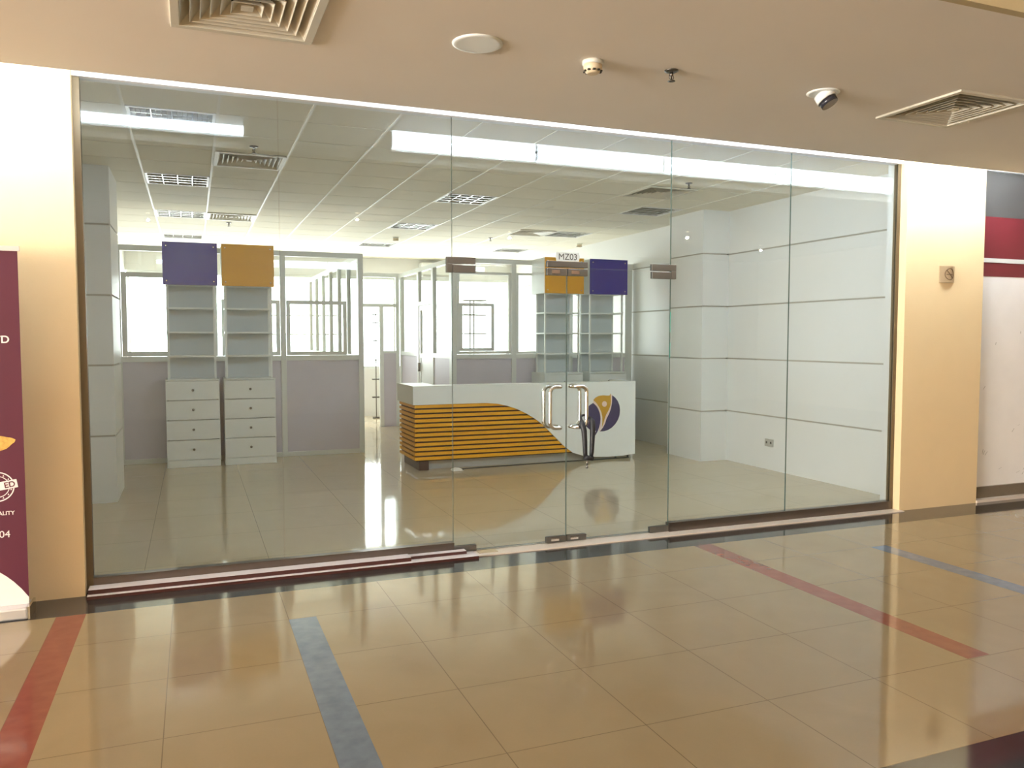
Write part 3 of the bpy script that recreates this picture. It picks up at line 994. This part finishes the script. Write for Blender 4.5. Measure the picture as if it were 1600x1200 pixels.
def partition_y(label, X, posts, y1, door=None):
    t = thing('glazed_partition', label, 'partition', (X, (posts[0][0] + y1) / 2, 0), 'aluminium and glass partitions')
    a, b = X - 0.03, X + 0.03
    MB(t).box(a, b, posts[0][0], y1, ZT0, ZT1).build('top_rail', 'alu', t)
    for pa, pb in posts:
        MB(t).box(a, b, pa, pb, 0, ZT0).build('post', 'alu', t)
    for i, (p, q_) in enumerate(zip(posts, posts[1:])):
        u0, u1 = p[1], q_[0]
        if door == i:
            d = MB(t)
            d.box(a, b, u0, u1, 2.08, 2.14)
            d.build('transom_rail', 'alu', t)
            MB(t).box(X - 0.003, X + 0.003, u0, u1, 2.14, ZT0).build('pane', 'glass_thin', t)
            q = MB(t)
            for c in ((u0 + 0.005, u0 + 0.085, 0.01, 2.075), (u1 - 0.085, u1 - 0.005, 0.01, 2.075)):
                q.box(X - 0.02, X + 0.02, *c)
            q.box(X - 0.02, X + 0.02, u0 + 0.085, u1 - 0.085, 0.01, 0.10)
            q.box(X - 0.02, X + 0.02, u0 + 0.085, u1 - 0.085, 1.24, 1.31)
            q.box(X - 0.02, X + 0.02, u0 + 0.085, u1 - 0.085, 2.0, 2.075)
            q.box(X - 0.010, X + 0.010, u0 + 0.085, u1 - 0.085, 0.10, 1.24)
            dd = q.build('door', 'alu', t)
            h = MB(t)
            h.box(X - 0.055, X - 0.02, u1 - 0.06, u1 - 0.03, 1.02, 1.16)
            hh = h.build('handle', 'steel', t)
            hh.parent = dd
            g = MB(t).box(X - 0.003, X + 0.003, u0 + 0.08, u1 - 0.08, 1.305, 2.005).build('pane', 'glass_thin', t)
            continue
        MB(t).box(a, b, u0, u1, ZS0, ZS1).box(a, b, u0, u1, 0, 0.06).build('sill_rail', 'alu', t)
        MB(t).box(X - 0.012, X + 0.012, u0, u1, 0.06, ZS0).build('lower_panel', 'lavender', t)
        MB(t).box(X - 0.003, X + 0.003, u0, u1, ZS1, ZT0).build('pane', 'glass_thin', t)
    return t
partition_y('aluminium partition along the right side of the passage, with a glazed door', 3.437,
            [(YP + 0.032, 11.02), (11.85, 11.95), (12.70, 12.80), (13.86, 13.965)], 13.965, door=1)
partition_y('aluminium partition of many posts along the left side of the passage', 2.12,
            [(YP + 0.032, 11.0), (11.74, 11.80), (12.54, 12.60), (13.34, 13.40), (14.14, 14.20), (14.94, 15.0), (15.74, 15.80)], 15.80)

# items seen through the partitions
t = thing('display_rack', 'slim dark upright with short brackets, seen through the passage doorway', 'rack', (3.30, 15.5, 0))
MB(t).box(3.30, 3.315, 15.5, 15.52, 0.02, 2.15).box(3.25, 3.37, 15.45, 15.57, 0, 0.02).build('upright', 'ink', t)
for z in (0.40, 0.75, 1.12, 1.50, 1.84, 2.00):
    MB(t).box(3.235, 3.38, 15.46, 15.56, z, z + 0.022).build('bracket', 'ink', t)
t = thing('shelf_rack', 'thin metal rack with small shelves, seen through the partition left of the mustard unit', 'rack', (4.24, 12.4, 0))
MB(t).box(4.18, 4.20, 12.4, 12.42, 0, 2.15).box(4.245, 4.265, 12.4, 12.42, 0, 2.15).build('upright', 'rack', t)
for z in (0.7, 1.02, 1.62, 1.92, 2.15):
    MB(t).box(4.03, 4.42, 12.25, 12.45, z, z + 0.022).build('shelf', 'rack', t)
t = thing('air_conditioner', 'white wall air conditioner in the back room, seen through the passage partition', 'air conditioner', (4.7, YB, 2.80))
MB(t).box(4.3, 5.1, YB - 0.22, YB, 2.80, 3.08).build('body', 'white', t, bevel=0.03)
MB(t).box(4.34, 5.06, YB - 0.225, YB - 0.10, 2.80, 2.84).build('air_flap', 'kick', t) 

# ------------------------------------------------------------ shelf units
CF = 10.38     # front plane
def make_unit(x0, colour, cname, label):
    x1 = x0 + 0.605
    t = thing('shelf_unit', label, 'shelf unit', ((x0 + x1) / 2, CF + 0.24, 0), 'tall shelf units with coloured tops')
    yb_ = CF + 0.475
    # base cabinet
    q = MB(t)
    q.box(x0, x0 + 0.018, CF + 0.018, yb_, 0.0, 1.045)
    q.box(x1 - 0.018, x1, CF + 0.018, yb_, 0.0, 1.045)
    q.box(x0 + 0.018, x1 - 0.018, yb_ - 0.01, yb_, 0.0, 1.045)
    q.box(x0 + 0.018, x1 - 0.018, CF + 0.018, yb_ - 0.01, 0.085, 0.10)
    q.build('base_cabinet', 'white', t)
    MB(t).box(x0, x1, CF, yb_, 1.045, 1.063).build('worktop', 'white', t, bevel=0.002)
    MB(t).box(x0 + 0.0185, x1 - 0.0185, CF + 0.006, CF + 0.024, 0.002, 0.084).build('plinth', 'white', t)
    zs = [0.090, 0.331, 0.571, 0.811, 1.043]
    for i in range(4):
        d = MB(t).box(x0 + 0.002, x1 - 0.002, CF, CF + 0.0175, zs[i] + 0.004, zs[i + 1] - 0.004).build('drawer', 'white', t, bevel=0.0015)
        q = MB(t)
        cx, cz = (x0 + x1) / 2, (zs[i] + zs[i + 1]) / 2 + 0.005
        q.ring_tube([(cx, CF, cz), (cx, CF - 0.010, cz), (cx, CF - 0.014, cz), (cx, CF - 0.022, cz), (cx, CF - 0.026, cz)], [0.006, 0.006, 0.014, 0.015, 0.009], 14)
        k = q.build('knob', 'steel', t)
        k.parent = d
    # open shelves: four posts, backing and shelves
    sx0, sx1, sy0, sy1 = x0 + 0.028, x1 - 0.028, CF + 0.07, CF + 0.385
    for px in (sx0, sx1 - 0.022):
        for py in (sy0, sy1 - 0.022):
            MB(t).box(px, px + 0.022, py, py + 0.022, 1.063, 2.190).build('post', 'white', t)
    bx1 = sx1 - 0.022 if colour == 'left' else sx1 - 0.022
    MB(t).box(sx0 + 0.022, sx1 - 0.022, sy1 - 0.014, sy1 - 0.006, 1.063, 2.190).build('back_panel', 'shelfback', t)
    for z in (1.325, 1.615, 1.905):
        MB(t).box(sx0 - 0.004, sx1 + 0.004, sy0 - 0.006, sy1 - 0.022, z, z + 0.020).build('shelf', 'white', t)
    # header box
    MB(t).box(x0, x1, CF + 0.012, yb_, 2.190, 2.690).build('header_box', 'white', t, bevel=0.002)
    h = MB(t).box(x0 - 0.002, x1 + 0.002, CF - 0.006, CF + 0.012, 2.188, 2.692).build('header_panel', cname, t, bevel=0.001)
    h['label'] = ('purple' if cname == 'purple' else 'mustard yellow') + ' header panel'
    for px, pz in ((x0 + 0.04, 2.235), (x1 - 0.04, 2.235), (x0 + 0.04, 2.645), (x1 - 0.04, 2.645)):
        q = MB(t)
        q.ring_tube([(px, CF - 0.006, pz), (px, CF - 0.011, pz)], [0.010, 0.007], 12)
        s = q.build('screw_cap', 'chrome', t)
        s.parent = h
    return t
make_unit(-0.310, 'l', 'purple', 'tall white shelf unit with purple top and four drawers, left of the pair')
make_unit(0.347, 'l', 'yellow', 'tall white shelf unit with mustard top and four drawers, in front of left partition')
make_unit(4.615, 'r', 'yellow', 'tall white shelf unit with mustard top behind the reception desk')
make_unit(5.325, 'r', 'purple', 'tall white shelf unit with purple top behind the right end of the desk')

# ------------------------------------------------------------ reception desk
DF = 9.10
DX0, DX1 = 2.372, 5.335
DBK = 9.88
t = thing('reception_desk', 'long white reception desk with yellow slats and round purple emblem', 'reception desk', ((DX0 + DX1) / 2, (DF + DBK) / 2, 0))
HT = 0.995
# white front panel with the sweeping cut-out (traced outline in the desk's own plane)
front = [(DX0, HT), (DX1, HT + 0.006), (DX1, 0.052), (5.16, 0.036), (4.95, 0.032), (4.75, 0.042), (4.60, 0.058), (4.44, 0.110), (4.30, 0.215), (4.16, 0.350),
         (4.04, 0.470), (3.92, 0.560), (3.80, 0.632), (3.68, 0.688), (3.55, 0.732), (3.42, 0.762), (3.28, 0.775), (3.10, 0.776), (DX0, 0.776)]
MB(t).prism_xz(front, DF, DF + 0.018).build('front_panel', 'white', t, bevel=0.001)
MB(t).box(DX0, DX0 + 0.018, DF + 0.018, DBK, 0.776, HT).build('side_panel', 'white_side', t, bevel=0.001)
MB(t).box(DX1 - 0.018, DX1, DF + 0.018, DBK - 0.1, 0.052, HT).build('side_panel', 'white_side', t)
MB(t).box(DX0 + 0.018, DX1 - 0.018, DF + 0.018, DF + 0.30, HT - 0.020, HT - 0.002).box(DX0 + 0.018, DX0 + 0.33, DF + 0.30, DBK, HT - 0.020, HT - 0.002).build('counter_top', 'white', t)
MB(t).box(DX0 + 0.33, DX1 - 0.018, DF + 0.10, DBK - 0.1, 0.72, 0.745).build('worktop', 'white', t)
# backing behind the slats
sb0 = DX0 + 0.045
q = MB(t)
q.box(sb0, 4.62, DF + 0.045, DF + 0.055, 0.105, 0.776)
q.box(sb0, sb0 + 0.010, DF + 0.055, DBK - 0.03, 0.105, 0.776)
q.build('slat_backing', 'slatback', t)
pitch = 0.0560
for k in range(12):
    z1 = 0.772 - k * pitch
    z0 = z1 - 0.0365
    q = MB(t)
    q.box(DX0 + 0.022, 4.60 if z0 < 0.2 else 4.56, DF + 0.0185, DF + 0.0445, z0, z1)
    q.box(DX0 + 0.022, sb0 - 0.0005, DF + 0.0445, DBK - 0.02, z0, z1)
    q.build('slat', 'slat', t)
MB(t).box(DX0 + 0.10, 4.62, DF + 0.10, DF + 0.12, 0.0, 0.105).build('kick_board', 'kick', t)
MB(t).box(DX0 + 0.075, DX0 + 0.098, DF + 0.02, DBK - 0.04, 0.0, 0.105).box(DX0 + 0.098, DX0 + 0.19, DF + 0.020, DF + 0.04, 0.0, 0.105).build('kick_end', 'kickdark', t)
for fx in (5.08, 5.26):
    MB(t).ring_tube([(fx, DF + 0.06, 0.0), (fx, DF + 0.06, 0.052)], 0.012, 10).build('foot', 'ink', t)
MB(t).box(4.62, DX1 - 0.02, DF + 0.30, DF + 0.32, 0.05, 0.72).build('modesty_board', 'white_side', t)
# emblem, raised vinyl shapes
def px_to(x, y):
    # emblem sketch coordinates (1200 px tracing of a 160 px square) -> desk plane
    ux = 820 + x / 7.5
    uy = 580 + y / 7.5
    f, cx, cy = 1256.95, 800, 600
    yaw, pit = 0.37763, -0.0563582
    dx, dy = (ux - cx) / f, -(uy - cy) / f
    fw = (math.sin(yaw) * math.cos(pit), math.cos(yaw) * math.cos(pit), math.sin(pit))
    rt = (math.cos(yaw), -math.sin(yaw), 0)
    up = (-math.sin(yaw) * math.sin(pit), -math.cos(yaw) * math.sin(pit), math.cos(pit))
    d = [fw[i] + dx * rt[i] + dy * up[i] for i in range(3)]
    s = DF / d[1]
    return (d[0] * s, 1.55 + d[2] * s)
def emblem(name, pts, m, e0=0.0, e1=0.003):
    o = MB(t).prism_xz([px_to(*p) for p in pts], DF - e1, DF - e0).build(name, m, t)
    return o
def smooth(pts, n=5):
    out = []
    L = len(pts)
    for i in range(L):
        p0, p1, p2, p3 = pts[i - 1], pts[i], pts[(i + 1) % L], pts[(i + 2) % L]
        if p1[2:] or p2[2:]:
            out.append(p1[:2])
            continue
        for k in range(n):
            u = k / n
            out.append(tuple(0.5 * ((2 * p1[j]) + (-p0[j] + p2[j]) * u + (2 * p0[j] - 5 * p1[j] + 4 * p2[j] - p3[j]) * u * u + (-p0[j] + 3 * p1[j] - 3 * p2[j] + p3[j]) * u ** 3) for j in (0, 1)))
    return out
emblem('emblem_left', [(800, 372), (760, 398), (728, 440), (706, 490), (698, 550), (704, 610), (722, 650), (760, 685), (800, 697), (835, 700),
                       (818, 735), (804, 768), (830, 745), (850, 710), (866, 670), (882, 610), (886, 550), (880, 500), (862, 448), (838, 408)], 'logo_purple')
emblem('emblem_right', [(1024, 282), (1060, 310), (1090, 352), (1108, 400), (1115, 460), (1108, 520), (1090, 570), (1060, 618), (1020, 660), (975, 688), (930, 702), (880, 706),
                        (915, 660), (940, 610), (955, 560), (990, 490), (1010, 430), (1020, 370)], 'logo_purple')
emblem('emblem_figure', [(802, 338), (830, 308), (870, 288), (920, 282), (965, 286), (994, 284), (1002, 262), (1008, 300), (1010, 350), (1004, 400), (985, 450), (955, 505), (935, 560),
                         (922, 605), (902, 660), (908, 600), (908, 540), (896, 480), (872, 425), (838, 375)], 'logo_yellow')
emblem('emblem_outline', [(802, 345), (838, 385), (866, 430), (886, 480), (896, 540), (896, 600), (890, 660), (878, 706), (868, 690), (884, 610), (888, 550), (882, 500), (864, 448), (838, 406), (800, 366)], 'logo_pink')
emblem('emblem_outline', [(1012, 268), (1022, 284), (1020, 370), (1010, 430), (990, 490), (955, 560), (940, 610), (915, 660), (882, 702), (905, 655), (926, 605), (939, 560), (959, 505), (989, 450), (1008, 400), (1014, 350)], 'logo_pink', 0.0005, 0.0035)
emblem('emblem_dot', [(932 + 28 * math.cos(2 * PI * k / 20), 384 + 33 * math.sin(2 * PI * k / 20)) for k in range(20)], 'logo_pink', 0.003, 0.005)

# thin black line, drawn as a tube, and paper on the floor before the desk
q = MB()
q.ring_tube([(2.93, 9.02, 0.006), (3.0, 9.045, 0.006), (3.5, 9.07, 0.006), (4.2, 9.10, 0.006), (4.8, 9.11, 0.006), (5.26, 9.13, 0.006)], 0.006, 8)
tag(q.build('floor_line', 'ink'), 'thin black line lying on the floor along the front of the desk', 'cable')
q = MB()
q.prism_xz([(2.80, 0.0005), (2.93, 0.0005), (2.91, 0.022), (2.86, 0.030), (2.81, 0.018)], 8.93, 9.03)
tag(q.build('paper_scrap', 'paper'), 'crumpled white paper scrap on the floor before the desk slats', 'paper')
